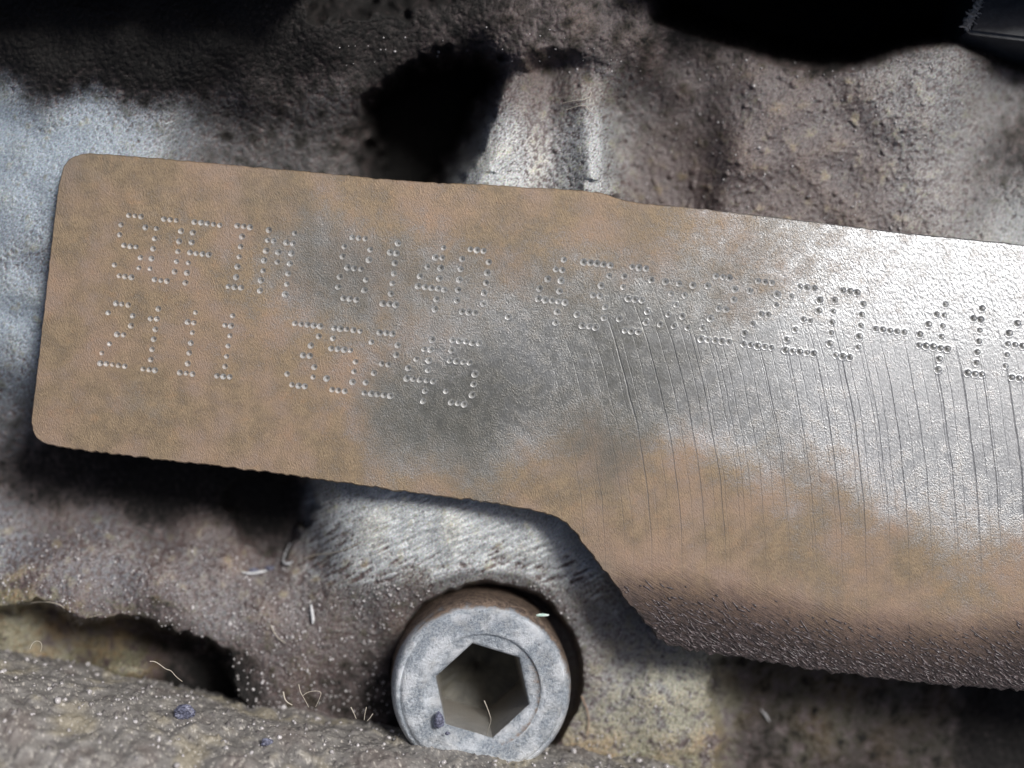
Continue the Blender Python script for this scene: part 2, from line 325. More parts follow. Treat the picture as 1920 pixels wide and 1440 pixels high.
web = region([(590, 925), (800, 930), (1040, 985), (1120, 1070), (1180, 1160), (1080, 1110), (960, 1075), (830, 1085), (700, 1100), (610, 1105), (560, 1090)], 14)
n6, n14, n40, n110 = N(7, 11), N(16, 12), N(42, 13), N(110, 14)
st = N(12, 15, 5, -28)                                        # rubbing scratches, lower left to upper right
st2 = N(10, 16, 3, 68)
n4 = N(5, 17); mott = .25 * n4 + .45 * n6 + .38 * n14 + .22 * n40
mott = mott * (1 - web) + web * (.8 * st + .35 * n6 + .3 * n14)
Am = sstep(-.05, 1.0, A + mott * (.07 + .10 * web + .22 * np.clip(4 * A * (1 - A), 0, 1)) + .05 * n14)
Km = sstep(.05, 1.0, K + .07 * n14 + .05 * n6 + .12 * n40 * np.clip(4 * K * (1 - K), 0, 1))
Ym = sstep(.15, .9, Yl + .22 * n40 + .15 * n14)
col = np.empty(SH + (3,), np.float32)
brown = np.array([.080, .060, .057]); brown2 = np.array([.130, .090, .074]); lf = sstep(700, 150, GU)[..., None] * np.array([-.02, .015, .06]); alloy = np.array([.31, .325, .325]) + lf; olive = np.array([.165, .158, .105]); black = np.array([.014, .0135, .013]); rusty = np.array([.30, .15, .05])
b = sstep(-.8, 2.0, n40 * .45 + n14 * .5 + n6 * .4 + n110 * .4)[..., None]
col[:] = brown * (1 - b) + brown2 * b
col = col * (1 - Ym[..., None]) + (olive * (1 - .5 * b) + rusty * .5 * b) * Ym[..., None]
warm = (sstep(.0, 2.0, n110) * .5)[..., None]
al = alloy * (1 - Ym[..., None] * .6) + np.array([.42, .41, .30]) * Ym[..., None] * .6
al = al * (1 + .55 * np.maximum(web, np.exp(-((GU - 1020) / 110) ** 4 - ((GV - 300) / 80) ** 4)))[..., None]; al = al * (1 - warm) + al * np.array([1.02, .97, .86]) * warm
col = col * (1 - Am[..., None]) + al * Am[..., None]
pit = sstep(.9, 2.1, .7 * n14 + .6 * n6 + .3 * n4)[..., None] * .5
col = col * (1 - pit) + np.array([.03, .022, .022]) * pit
cn = np.stack([N(6, 31), N(6, 32), N(6, 33)], -1) * .05 + (.11 * n4 + .10 * n6)[..., None]; col = np.clip(col * (1 + cn), .004, .95)
Km = np.maximum(Km, pocket); col = col * (1 - Km[..., None]) + black * Km[..., None]  # pocket forced to black: the boss's shadow put into the colour
Z = np.where(samp(PADF, GU, GV)[..., 0] < 25, np.minimum(Z, -.05), Z)
rough = .56 + .1 * Km - .12 * (1 - Am) * (1 - Km) + .04 * n14
metal = .30 * Am * (1 - Km)
amp = .48 - .30 * Am; spec = 1 - .85 * Km
calm = 1 - .45 * region([(1160, 130), (1300, 90), (1700, 150), (1700, 430), (1170, 380)], 60); amp = amp * calm
Z += amp * (.0068 * n6 + .0070 * n14 + .0045 * n40) + .010 * n110 + web * .006 * st
# dark gap edge and bigger crusts in the dirty areas
crust = N(26, 21); Z += .014 * np.clip(crust - .9, 0, 2) * (1 - Am) * (1 - .6 * Km)
k = (D - Z) / D
V = np.stack([(GU - 960) / 200 * k, (720 - GV) / 200 * k, Z], -1).reshape(-1, 3)
Q = quads_of(*SH)
dp = samp(PADF, GU, GV)[..., 0].reshape(-1)
keep = ~(dp[Q] < -46).all(1)
Q = Q[keep]
used = np.zeros(len(V), bool); used[Q.ravel()] = True; remap = np.cumsum(used) - 1
BLOCK = empty('engine_block', (0, 0, -1))
tag(BLOCK, 'dirty cast engine block with a machined stamped pad across its rough grimy surface', 'engine block')
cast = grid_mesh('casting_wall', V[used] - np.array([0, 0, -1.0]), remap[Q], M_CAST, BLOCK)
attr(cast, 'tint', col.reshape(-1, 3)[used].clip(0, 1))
attr(cast, 'finish', np.stack([rough, metal, spec], -1).reshape(-1, 3)[used].clip(0, 1))
ZF = (us, vs, Z[..., None])

# ------------------------------------------------------------------ pad wear masks
wc = [(950, 390, 1), (1050, 400, 1), (1150, 420, .95), (1250, 435, .85), (1000, 450, .85), (600, 770, .97), (640, 850, 1), (560, 700, .97), (620, 690, .85), (540, 560, .7), (150, 330, 1), (150, 600, 1), (100, 800, 1), (300, 700, 1), (300, 800, 1), (450, 780, 1), (600, 860, 1), (300, 330, 1), (500, 350, 1), (700, 390, .95), (900, 400, .9), (1350, 440, .6), (800, 905, 1), (1000, 900, 1), (1200, 870, .95), (1300, 900, .95), (1100, 855, .9),
      (1400, 1000, 1), (1550, 960, .85), (1700, 1080, .95), (1490, 900, .6), (1850, 1080, .75), (400, 600, .9), (350, 450, .85), (250, 500, .95), (500, 650, .9), (1200, 1000, 1), (1900, 1150, .9), (2100, 1100, .7),
      (620, 470, .42), (600, 545, .38), (690, 545, .45), (750, 500, .55), (700, 600, .6), (850, 560, .35), (800, 785, .1), (900, 720, .1), (750, 825, .25), (900, 825, .2), (700, 740, .5), (1000, 600, .15), (1000, 700, .05), (1000, 780, .1), (1200, 600, 0), (1200, 700, 0), (1200, 770, .05), (1350, 785, .05),
      (1500, 700, 0), (1500, 820, .1), (1600, 520, .15), (1700, 600, 0), (1850, 600, 0), (1700, 800, 0), (1850, 900, .0), (1650, 870, .12), (1500, 450, .3), (1400, 440, .45), (1700, 480, .1), (1850, 500, .05), (1100, 500, .4), (1000, 480, .6), (1300, 500, .3), (2100, 700, 0), (1800, 960, .3)]
RF = control(wc, 1, 52)
sc_ = [(1050, 540, .6), (1150, 560, .62), (1250, 560, .6), (1050, 620, .62), (1150, 640, .62), (1250, 700, .58), (1350, 620, .5), (1420, 740, .4), (1050, 760, .68), (1500, 600, .25), (1650, 680, .12), (1180, 470, .35), (1100, 420, .1), (1250, 440, .15), (600, 770, 0), (640, 840, .05), (560, 700, 0), (500, 600, 0), (620, 680, .1), (780, 800, .8), (850, 840, .75), (620, 480, .55), (590, 545, .7), (680, 540, .6), (750, 500, .5), (850, 520, .5), (900, 560, .45), (700, 600, .35), (800, 620, .35), (900, 780, .75), (900, 700, .6), (700, 780, .7), (760, 740, .55), (1000, 790, .65), (1050, 700, .35), (1000, 620, .4), (1000, 850, .1), (560, 640, 0), (800, 900, 0), (1150, 780, .6), (1150, 690, .6), (1300, 740, .45), (1250, 620, .5), (1120, 560, .5), (1300, 550, .35), (1400, 680, .25), (1550, 700, .1), (500, 470, .3), (400, 500, 0), (700, 380, 0), (850, 410, .1), (950, 480, .3), (450, 850, 0), (560, 800, .1), (1300, 900, 0), (1600, 600, 0), (160, 310, .35), (230, 400, 0), (120, 600, 0), (1100, 480, .1)]  # real stain; central points also darken the steel so its sheen falls off
SF = control(sc_, 1, 50)
def grime_at(u, v):
    ln = np.interp(u, [1100, 1160, 1250, 1400, 1600, 1800, 1920, 2200], [1160, 1120, 1125, 1150, 1195, 1210, 1195, 1220])
    g = sstep(-165, 105, v - ln); return g * sstep(1060, 1200, u + (v - 1000) * .3)
def pad_masks(u, v):
    rust = samp(RF, u, v)[..., 0]; stn = samp(SF, u, v)[..., 0] * 1.2; gr = grime_at(u, v)
    e = samp(PADF, u, v)[..., 0]
    tl = np.interp(u, [1000, 1900], [600, 690]); gro = sstep(1000, 1250, u + .15 * (v - 600)) * (.3 * sstep(430, 560, v) + .7 * sstep(tl - 40, tl + 50, v)) * (1 - .75 * sstep(900, 1120, v)) 
    peb = sstep(600, 430, v - (u - 900) * .13) * (.5 + .5 * sstep(1250, 1600, u)) + .03
    return np.stack([rust, gr, stn], -1), np.stack([gro, 0 * gro, peb], -1)

# ------------------------------------------------------------------ stamped characters
GLY = {
 'S': ['.###.', '#...#', '#....', '.###.', '....#', '#...#', '.###.'],
 'O': ['.###.', '#...#', '#...#', '#...#', '#...#', '#...#', '.###.'],
 'F': ['#####', '#....', '#....', '####.', '#....', '#....', '#....'],
 'I': ['.###.', '..#..', '..#..', '..#..', '..#..', '..#..', '.###.'],
 'M': ['#...#', '##.##', '#.#.#', '#.#.#', '#...#', '#...#', '#...#'],
 '8': ['.###.', '#...#', '#...#', '.###.', '#...#', '#...#', '.###.'],
 '1': ['..#..', '.##..', '..#..', '..#..', '..#..', '..#..', '.###.'],
 '4': ['...#.', '..##.', '.#.#.', '#..#.', '#####', '...#.', '...#.'],
 '0': ['.###.', '#...#', '#...#', '#...#', '#...#', '#...#', '.###.'],
 '.': ['.....', '.....', '.....', '.....', '.....', '.....', '..#..'],
 '3': ['#####', '....#', '...#.', '..##.', '....#', '#...#', '.###.'],
 '*': ['.....', '#.#.#', '.#.#.', '..#..', '.#.#.', '#.#.#', '.....'],
 '2': ['.###.', '#...#', '....#', '..##.', '.#...', '#....', '#####'],
 '-': ['.....', '.....', '.....', '#####', '.....', '.....', '.....'],
 '6': ['..###', '.#...', '#....', '####.', '#...#', '#...#', '.###.'],
 '5': ['#####', '#....', '####.', '....#', '....#', '#...#', '.###.']}
LINE1 = [('S', 230, 402.3), ('O', 296, 409.3), ('F', 365, 416.7), ('I', 433.3, 421.7), ('M', 504.3, 431.7), ('8', 648, 443.3), ('1', 721.8, 452.5), ('4', 794.5, 460), ('0', 869.3, 466.3), ('.', 944.5, 474),
         ('4', 1019.5, 482.4), ('3', 1094, 491), ('S', 1172.8, 498.7), ('*', 1250, 508.4), ('2', 1328.9, 515.6), ('2', 1408.1, 525.1), ('2', 1486.7, 535.7), ('0', 1567.1, 543.2), ('-', 1648.4, 555.4), ('4', 1731.8, 565.7), ('1', 1814.4, 575.2), ('6', 1896.5, 584)]
LINE2 = [('2', 206, 567.7), ('1', 274, 576.7), ('1', 343.3, 583.3), ('1', 412.7, 589.3), ('3', 552.5, 606.3), ('5', 626.3, 615), ('2', 699.3, 622), ('4', 773, 632.5), ('5', 848.8, 637.5)]
def vecs(x):
    c = np.array([np.interp(x, [200, 650, 1100, 1700], [11.4, 12.2, 12.55, 13.5]), np.interp(x, [200, 1700], [1.35, 1.75])])
    r = np.array([np.interp(x, [200, 650, 1100, 1700], [-3.0, -2.75, -2.4, -2.2]), np.interp(x, [200, 650, 1100, 1700], [18.9, 19.0, 19.7, 20.4])])
    return c, r
PADOBJ_ORG = Vector((0, 0, 0))
cells = []; chars = []; rgd = np.random.default_rng(7)
for line in (LINE1, LINE2):
    for ch, ox, oy in line:
        c, r = vecs(ox); o = np.array([ox, oy]); nc, nr, c0, r0 = 4, 6, 0, 0
        if ch == '.': c0, r0, nc, nr = 2, 6, 0, 0
        if ch == '-': r0, nr = 3, 0
        if ch == '.': o = np.array([953, 593.8]) - 6 * r - 2 * c
        if ch == '6' and ox > 1890: nc = 4
        mg = .78 if nc == 4 else 1.1
        mr = .62
        o2 = o + c * (c0 - mg) + r * (r0 - mr); cu = c * (nc + 2 * mg); rv = r * (nr + 2 * mr)
        dots = []
        for j, row in enumerate(GLY[ch]):
            for i, q in enumerate(row):
                if q == '#': dots.append(o + c * i + r * j + rgd.normal(0, .28, 2))
        R = np.interp(ox, [200, 700, 1200, 1900], [4.5, 5.1, 5.5, 5.9])
        nx = max(4, int(np.hypot(*cu) / 1.15)); ny = max(4, int(np.hypot(*rv) / 1.15))
        a = np.linspace(0, 1, nx + 1); bb = np.linspace(0, 1, ny + 1)
        UU = o2[0] + a[None, :] * cu[0] + bb[:, None] * rv[0]; VV = o2[1] + a[None, :] * cu[1] + bb[:, None] * rv[1]
        h = np.zeros(UU.shape); rim = np.zeros(UU.shape); bare = np.zeros(UU.shape); core = np.zeros(UU.shape)
        for d in dots:
            rr = R * rgd.uniform(.82, 1.1); q = np.hypot(UU - d[0], VV - d[1]) / rr
            h = np.minimum(h, np.where(q < 1, -1.45 * rr * (1 - q ** 1.7), 0))
            rim = np.maximum(rim, .08 * rr * np.exp(-((q - 1.12) / .2) ** 2)); bare = np.maximum(bare, np.exp(-(np.clip(q - 1.0, 0, 9) / .10) ** 2) * rgd.uniform(.75, 1)); core = np.maximum(core, np.exp(-(q / .50) ** 3))
        edge = np.minimum(np.minimum(a, 1 - a)[None, :] * np.hypot(*cu), np.minimum(bb, 1 - bb)[:, None] * np.hypot(*rv)) 
        fe = sstep(.5, 2.4, edge); h = (np.where(h < -.3, h, h + rim)) * fe / 200; bare = bare * fe * (1 - .8 * core)
        Vc = np.stack([(UU - 960) / 200, (720 - VV) / 200, h], -1).reshape(-1, 3)
        chars.append((ch, Vc, quads_of(ny + 1, nx + 1), UU.ravel(), VV.ravel(), bare.ravel(), core.ravel()))
        ring = np.concatenate([np.stack([UU[0], VV[0]], -1), np.stack([UU[1:, -1], VV[1:, -1]], -1), np.stack([UU[-1, :-1][::-1], VV[-1, :-1][::-1]], -1), np.stack([UU[1:-1, 0][::-1], VV[1:-1, 0][::-1]], -1)])
        cells.append((ring, [o2, o2 + cu, o2 + cu + rv, o2 + rv]))

# pad face: constrained triangulation between the outline and the character cells
NO = len(outline)
pts = [tuple(p) for p in outline]; edges = [(i, (i + 1) % NO) for i in range(NO)]
gx, gy = np.meshgrid(np.arange(40, 2240, 9.0), np.arange(280, 1330, 9.0)); gx = gx + rgd.uniform(-2, 2, gx.shape); gy = gy + rgd.uniform(-2, 2, gy.shape)
gd = sdf([tuple(p) for p in outline[::2]], gx, gy); ok = gd < -5
for ring, quad in cells: ok &= sdf([tuple(q) for q in quad], gx, gy) > 2.5
for ring, quad in cells:
    s0 = len(pts); pts += [tuple(p) for p in ring]; n = len(ring); edges += [(s0 + i, s0 + (i + 1) % n) for i in range(n)]
pts += list(zip(gx[ok], gy[ok]))
res = delaunay_2d_cdt([Vector(p) for p in pts], edges, [], 0, 1e-4)
cv = np.array([tuple(p) for p in res[0]]); cf = np.array([f for f in res[2] if len(f) == 3])
cen = cv[cf].mean(1); inside = sdf([tuple(p) for p in outline], cen[:, 0], cen[:, 1]) < 0
for ring, quad in cells: inside &= sdf([tuple(q) for q in quad], cen[:, 0], cen[:, 1]) > 0
cf = cf[inside]
a_, b_, c_ = cv[cf[:, 0]], cv[cf[:, 1]], cv[cf[:, 2]]
cr = (b_[:, 0] - a_[:, 0]) * (c_[:, 1] - a_[:, 1]) - (b_[:, 1] - a_[:, 1]) * (c_[:, 0] - a_[:, 0])
cf = np.where((cr > 0)[:, None], cf[:, ::-1], cf)             # photo v points down: flip so normals face the camera
face_v = [((p[0] - 960) / 200, (720 - p[1]) / 200, 0.0) for p in cv]; face_f = [tuple(map(int, f)) for f in cf]
# flank: rounded edge then a rough wall down into the casting
base = len(face_v); rings = [(0, 0), (1.2, -.004), (2.2, -.014), (2.8, -.03), (3.5, -.25), (2.0, -.7), (0.0, -1.7)]
rj = rgd.standard_normal((len(rings), NO)) * .5
NNr = onorm
for ri, (off, z) in enumerate(rings):
    pr = outline + NNr * (off + (rj[ri] if ri > 2 else np.zeros(NO)))[:, None]
    kk = 1.0
    face_v += [((p[0] - 960) / 200, (720 - p[1]) / 200, z) for p in pr]
for ri in range(len(rings) - 1):
    for i in range(NO):
        a1, a2 = base + ri * NO + i, base + ri * NO + (i + 1) % NO; face_f.append((a1, a1 + NO, a2 + NO, a2))
pad = obj('number_pad', [(x, y, z) for x, y, z in face_v], face_f, M_PAD, BLOCK); pad.location = (0, 0, 1)
fu = np.array([p[0] for p in face_v]) * 200 + 960; fv = 720 - np.array([p[1] for p in face_v]) * 200
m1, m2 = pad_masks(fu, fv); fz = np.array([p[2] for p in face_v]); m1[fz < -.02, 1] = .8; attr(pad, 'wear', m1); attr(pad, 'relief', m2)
WORDS = {'.': 'dot', '-': 'dash', '*': 'asterisk'}
for ch, Vc, qd, uu, vv, bare, core in chars:
    o = grid_mesh('stamped_character', Vc, qd, M_PAD, pad)
    o['label'] = 'dot-punched character ' + (WORDS.get(ch, ch))
    m1, m2 = pad_masks(uu, vv); m2[:, 1] = bare * (.62 + .25 * sstep(300, 1200, uu)); m1[:, 2] = np.maximum(m1[:, 2], core * (.45 + .9 * sstep(300, 950, uu))); m1[:, 0] *= 1 - .6 * bare; attr(o, 'wear', m1); attr(o, 'relief', m2)

# ------------------------------------------------------------------ socket head bolt
BC = Vector(P(887, 1290, -.12)); bolt = empty('socket_head_bolt', (BC.x, BC.y, -1.2))
tag(bolt, 'dull silver hexagon socket bolt sunk in the casting below the pad', 'bolt')
NS = 180; th = np.arange(NS) * 2 * math.pi / NS
hexrot = math.radians(102)
def rhex(t, R):
    a = ((t - hexrot) % (math.pi / 3)) - math.pi / 6
    return R * math.cos(math.pi / 6) / np.cos(a)
rgb = np.random.default_rng(11)
def ringpts(rf, z, jt=0.0, cx=0, cy=0):
    r = rf if isinstance(rf, np.ndarray) else np.full(NS, rf)
    return [(cx + r[i] * math.cos(th[i]), cy + r[i] * math.sin(th[i]), z + rgb.normal(0, jt)) for i in range(NS)]
def lathe(rs, name, mat, parent, dirt=None):
    vs_, fs = [], []
    for r in rs: vs_ += r
    for k_ in range(len(rs) - 1):
        for i in range(NS):
            a1, a2 = k_ * NS + i, k_ * NS + (i + 1) % NS; fs.append((a1, a2, a2 + NS, a1 + NS))
    o = obj(name, vs_, fs, mat, parent)
    return o
H = 1.08
outer = [ringpts(.84, 0), ringpts(.845, H - .42, .002), ringpts(.84, H - .20, .002), ringpts(.828, H - .12, .003), ringpts(.80, H - .065, .003), ringpts(.775, H - .045, .003), ringpts(.768, H - .052, .002), ringpts(.755, H - .03, .002), ringpts(.735, H - .008, .002)]
for r_ in (.71, .68, .65, .62, .59, .565): outer.append(ringpts(r_, H, .0015))
outer += [ringpts(.545, H - .003, .001), ringpts(.535, H - .03, .001), ringpts(.525, H - .034, .001)]
hexr = rhex(th, .455)
outer += [ringpts(np.minimum(.505, hexr + .03), H - .045, .001), ringpts(hexr + .006, H - .062), ringpts(hexr, H - .075)]
head = lathe(outer, 'bolt_head', M_BOLT, bolt)
cov = np.array([v.co[:] for v in head.data.vertices]); rr_ = np.hypot(cov[:, 0], cov[:, 1]); an = np.arctan2(cov[:, 1], cov[:, 0])
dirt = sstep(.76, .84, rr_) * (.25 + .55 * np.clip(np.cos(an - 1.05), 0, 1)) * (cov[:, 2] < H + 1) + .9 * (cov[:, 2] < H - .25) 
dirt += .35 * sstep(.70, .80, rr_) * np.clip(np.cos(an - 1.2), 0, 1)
groove_ = ((rr_ < .538) & (rr_ > .50)).astype(float) * .5  # groove ring darkened, strongest on its right side
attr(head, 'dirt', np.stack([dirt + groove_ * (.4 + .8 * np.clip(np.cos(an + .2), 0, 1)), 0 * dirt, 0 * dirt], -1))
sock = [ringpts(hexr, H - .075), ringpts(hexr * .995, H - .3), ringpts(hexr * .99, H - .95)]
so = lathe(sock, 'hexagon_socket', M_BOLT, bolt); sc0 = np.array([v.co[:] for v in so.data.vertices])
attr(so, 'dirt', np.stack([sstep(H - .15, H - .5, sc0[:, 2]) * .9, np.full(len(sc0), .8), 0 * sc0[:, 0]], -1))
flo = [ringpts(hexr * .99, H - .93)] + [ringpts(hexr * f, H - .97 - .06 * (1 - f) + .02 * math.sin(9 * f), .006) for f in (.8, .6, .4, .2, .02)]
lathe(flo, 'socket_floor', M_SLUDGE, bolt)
# flat-ish edges of the hexagon
for o_ in (so,): o_.data.polygons.foreach_set('use_smooth', [False] * len(o_.data.polygons))
bolt.scale = (1.03, 1.03, 1); bolt.rotation_euler = (math.radians(2.5), math.radians(5), 0)

# ------------------------------------------------------------------ foreground pipe
PR = 1.9; e0 = Vector(P(-10, 1270, .0)); e1 = Vector(P(1050, 1452, .0)); ax = (e1 - e0).normalized(); perp = Vector((ax.y, -ax.x, 0))
if perp.y > 0: perp = -perp
t_axis0 = e0 + perp * (PR * .985) - ax * 2.2; t_axis0.z = -.45; LEN = 11.5
ns, nth = 900, 330
sg = np.linspace(0, LEN, ns); tg = np.radians(np.linspace(-48, 120, nth)); SS, TT = np.meshgrid(sg, tg); shp = SS.shape
def pn(wl, seed): 
    f = np.fft.rfft2(np.random.default_rng(seed).standard_normal(shp)); ky = np.fft.fftfreq(nth, (tg[1] - tg[0]) * PR)[:, None]; kx = np.fft.rfftfreq(ns, sg[1] - sg[0])[None]
    k_ = np.sqrt(kx ** 2 + ky ** 2) * wl; n_ = np.fft.irfft2(f * np.exp(-((k_ - 1) / .6) ** 2) * (k_ > 0), shp); return n_ / n_.std()
p1, p2, p3, p4 = pn(.035, 1), pn(.09, 2), pn(.25, 3), pn(.9, 4)
bend = .05 * np.sin(SS * .9 + .4)
RR = PR + 0.0025 * p1 + .003 * p2 + .008 * p3 + .018 * p4 + .02 * np.clip(p2 - 1.7, 0, 2)
upn = -perp
X = t_axis0.x + ax.x * SS + upn.x * (np.cos(TT) * RR + bend); Yp = t_axis0.y + ax.y * SS + upn.y * (np.cos(TT) * RR + bend); Zp = t_axis0.z + np.sin(TT) * RR
PIPE = empty('metal_pipe', tuple(t_axis0)); tag(PIPE, 'gritty grey brown pipe running out of focus across the bottom left corner', 'pipe')
org = np.array([t_axis0.x, t_axis0.y, t_axis0.z])
pw = grid_mesh('pipe_wall', np.stack([X, Yp, Zp], -1).reshape(-1, 3) - org, quads_of(*shp)[:, ::-1], M_CAST, PIPE)
pc = np.array([.165, .157, .145]) * (1 + .12 * np.clip(p3, -2, 2))[..., None]
m = sstep(.3, 2.0, p2 * .7 + p1 * .5)[..., None] * .7; pc = pc * (1 - m) + np.array([.07, .06, .065]) * m
m = sstep(.4, 2.2, p4 - .3 * p3)[..., None] * .3; pc = pc * (1 - m) + np.array([.16, .12, .105]) * m
m = sstep(.3, 2.0, -p4 + .4 * p3)[..., None] * .35; pc = pc * (1 - m) + np.array([.36, .31, .19]) * m
m = sstep(1.1, 1.9, -p2 * .6 + p1 * .7)[..., None] * .8; pc = pc * (1 - m) + np.array([.5, .47, .42]) * m
attr(pw, 'tint', pc.reshape(-1, 3).clip(0, 1)); attr(pw, 'finish', np.tile([.5, .05, 1.0], (pc.shape[0] * pc.shape[1], 1)))

# ------------------------------------------------------------------ grit beads (stuff)
ICO_V = []; bm = bmesh.new(); bmesh.ops.create_icosphere(bm, subdivisions=1, radius=1); ICO_V = np.array([v.co[:] for v in bm.verts]); ICO_F = np.array([[v.index for v in f.verts] for f in bm.faces]); bm.free()
def beads(name, centres, radii, mat, label, cat, seed):
    r_ = np.random.default_rng(seed); n_ = len(centres)
    sq = r_.uniform(.7, 1.25, (n_, 1, 3)); jitter = r_.normal(0, .10, (n_, len(ICO_V), 3))
    VV_ = (ICO_V[None] * sq + jitter) * radii[:, None, None] + centres[:, None, :]
    FF = (ICO_F[None] + (np.arange(n_) * len(ICO_V))[:, None, None]).reshape(-1, 3)
    o = obj(name, VV_.reshape(-1, 3).tolist(), FF.tolist(), mat, None); tag(o, label, cat, None, 'stuff'); return o
rq = np.random.default_rng(21)
def cast_pts(n_, boxes):
    out = []
    for (x0, x1, y0, y1), c_ in boxes:
        u = rq.uniform(x0, x1, c_); v = rq.uniform(y0, y1, c_); out.append(np.stack([u, v], 1))
    q = np.concatenate(out); z = samp(ZF, q[:, 0], q[:, 1])[:, 0]; ok_ = (z > -.95) & (samp(PADF, q[:, 0], q[:, 1])[:, 0] > 6) & (np.hypot(q[:, 0] - 908, q[:, 1] - 1268) > 186)
    q = q[ok_]; z = z[ok_]; kz = (D - z) / D
    return np.stack([(q[:, 0] - 960) / 200 * kz, (720 - q[:, 1]) / 200 * kz, z + .002], 1)
cp = cast_pts(0, [((0, 560, 970, 1200), 900), ((430, 740, 1080, 1340), 600), ((1080, 1430, 1180, 1440), 600), ((1200, 1850, 100, 430), 250), ((700, 1100, 1090, 1180), 300), ((620, 1200, 50, 140), 50)])
beads('loose_grit', cp, rq.gamma(4, .0016, len(cp)) + .003, M_BEAD, 'tiny glassy grit beads caught in the brown grime of the casting', 'grit', 5)
uc = rq.uniform(1150, 1960, 9000); vc = rq.uniform(1080, 1300, 9000); gw = grime_at(uc, vc); k9 = (rq.random(9000) < np.clip(gw - .42, 0, 1) ** 1.5 * 1.2) & (samp(PADF, uc, vc)[:, 0] < -3)
uc, vc = uc[k9], vc[k9]; cc = np.stack([(uc - 960) / 200, (720 - vc) / 200, 0 * uc], 1); nn_ = len(cc)
ang = np.radians(-33 + rq.normal(0, 14, nn_)); ln_ = rq.gamma(2.5, .010, nn_) + .008; wd_ = rq.uniform(.004, .011, nn_)
e = ICO_V[None] * np.stack([ln_, wd_, wd_ * .9], 1)[:, None, :] + rq.normal(0, .0012, (nn_, len(ICO_V), 3))
ex = e[..., 0] * np.cos(ang)[:, None] - e[..., 1] * np.sin(ang)[:, None]; ey = e[..., 0] * np.sin(ang)[:, None] + e[..., 1] * np.cos(ang)[:, None]
cvv = np.stack([ex, ey, e[..., 2]], -1) + cc[:, None, :]
cr_ = obj('grime_crust', cvv.reshape(-1, 3).tolist(), (ICO_F[None] + (np.arange(nn_) * len(ICO_V))[:, None, None]).reshape(-1, 3).tolist(), M_CRUST, None)
tag(cr_, 'dark streaky crust of oily grime along the lower right edge of the pad', 'grime', None, 'stuff')
ii = rq.integers(0, SS.size, 2600); cpp = np.stack([X.ravel()[ii], Yp.ravel()[ii], Zp.ravel()[ii]], 1)
beads('pipe_grit', cpp, rq.gamma(3, .0042, len(cpp)) + .003, M_BEAD, 'pale glassy grit beads scattered over the foreground pipe', 'grit', 6)

# ------------------------------------------------------------------ fibres, flecks and crumbs
def tube(name, pts3, r0, mat, taper=True, seg=6):
    pts3 = [Vector(p) for p in pts3]
    for _ in range(3):                                      # Chaikin rounding
        q = [pts3[0]]
        for a, b2 in zip(pts3[:-1], pts3[1:]): q += [a.lerp(b2, .25), a.lerp(b2, .75)]
        pts3 = q + [pts3[-1]]
    V_, F_ = [], []; n_ = len(pts3)
    for i, p in enumerate(pts3):
        t_ = (pts3[min(i + 1, n_ - 1)] - pts3[max(i - 1, 0)]).normalized(); a = t_.orthogonal().normalized() if abs(t_.z) > .95 else t_.cross(Vector((0, 0, 1))).normalized(); c2 = t_.cross(a)
        r = r0[min(int(i * len(r0) / n_), len(r0) - 1)] if isinstance(r0, (list, tuple)) else r0 * (1 - .5 * i / n_ if taper else 1)
        for k_ in range(seg): V_.append(p + (a * math.cos(k_ * 2 * math.pi / seg) + c2 * math.sin(k_ * 2 * math.pi / seg)) * r)
    for i in range(n_ - 1):
        for k_ in range(seg): F_.append((i * seg + k_, i * seg + (k_ + 1) % seg, (i + 1) * seg + (k_ + 1) % seg, (i + 1) * seg + k_))
    F_.append(tuple(range(seg))); F_.append(tuple(range((n_ - 1) * seg, n_ * seg))[::-1])
    o3 = pts3[0].copy(); o = obj(name, [v - o3 for v in V_], F_, mat); o.location = o3; return o
def zc_at(u, v): return float(samp(ZF, np.array([float(u)]), np.array([float(v)]))[0, 0])
def fib(uv, z, r, label, mat=None, name='fibre', lift=.03):
    p3 = [P(u, v, (zc_at(u, v) + lift) if z is None else (z[i] if isinstance(z, (list, tuple)) else z)) for i, (u, v) in enumerate(uv)]
    r = [q * .85 for q in r] if isinstance(r, list) else r * .82; o = tube(name, p3, r, mat or M_FIBRE); tag(o, label, name.replace('_', ' '), 'stray fibres' if name == 'fibre' else None); return o
fib([(908, 1314), (913, 1326), (919, 1342), (921, 1352), (915, 1368), (910, 1392)], [.12, .1, .05, .0, -.1, -.35], .0065, 'pale bent hair standing inside the hexagon socket of the bolt')
fib([(281, 1240), (290, 1240), (300, 1246), (311, 1255), (321, 1257), (329, 1268), (342, 1278)], .05, .006, 'pale crooked hair over the dark recess, rising from the pipe edge')
fib([(56, 1217), (60, 1207), (68, 1201), (77, 1204), (79, 1212), (76, 1222)], .05, .0045, 'thin looped hair on the pipe edge at the far left')
fib([(560, 1283), (563, 1298), (570, 1309), (579, 1326)], .08, .005, 'thin straight hair leaning on the pipe edge left of the bolt')
fib([(567, 1305), (576, 1298), (590, 1295), (603, 1297), (600, 1308), (592, 1325)], .08, .0045, 'hooked hair bent in an arch above the pipe edge')
fib([(531, 1297), (533, 1308), (537, 1316), (548, 1322)], .06, .010, 'short thick tan fibre curled on the pipe edge')
fib([(658, 1326), (664, 1338), (668, 1348)], .08, .0055, 'short hair at the pipe edge touching the left of the bolt')
fib([(687, 1326), (684, 1338), (683, 1350)], .08, .0055, 'short upright hair on the pipe edge close to the bolt')
fib([(699, 1338), (694, 1346), (688, 1352)], .08, .0055, 'shortest hair leaning right beside the bolt')
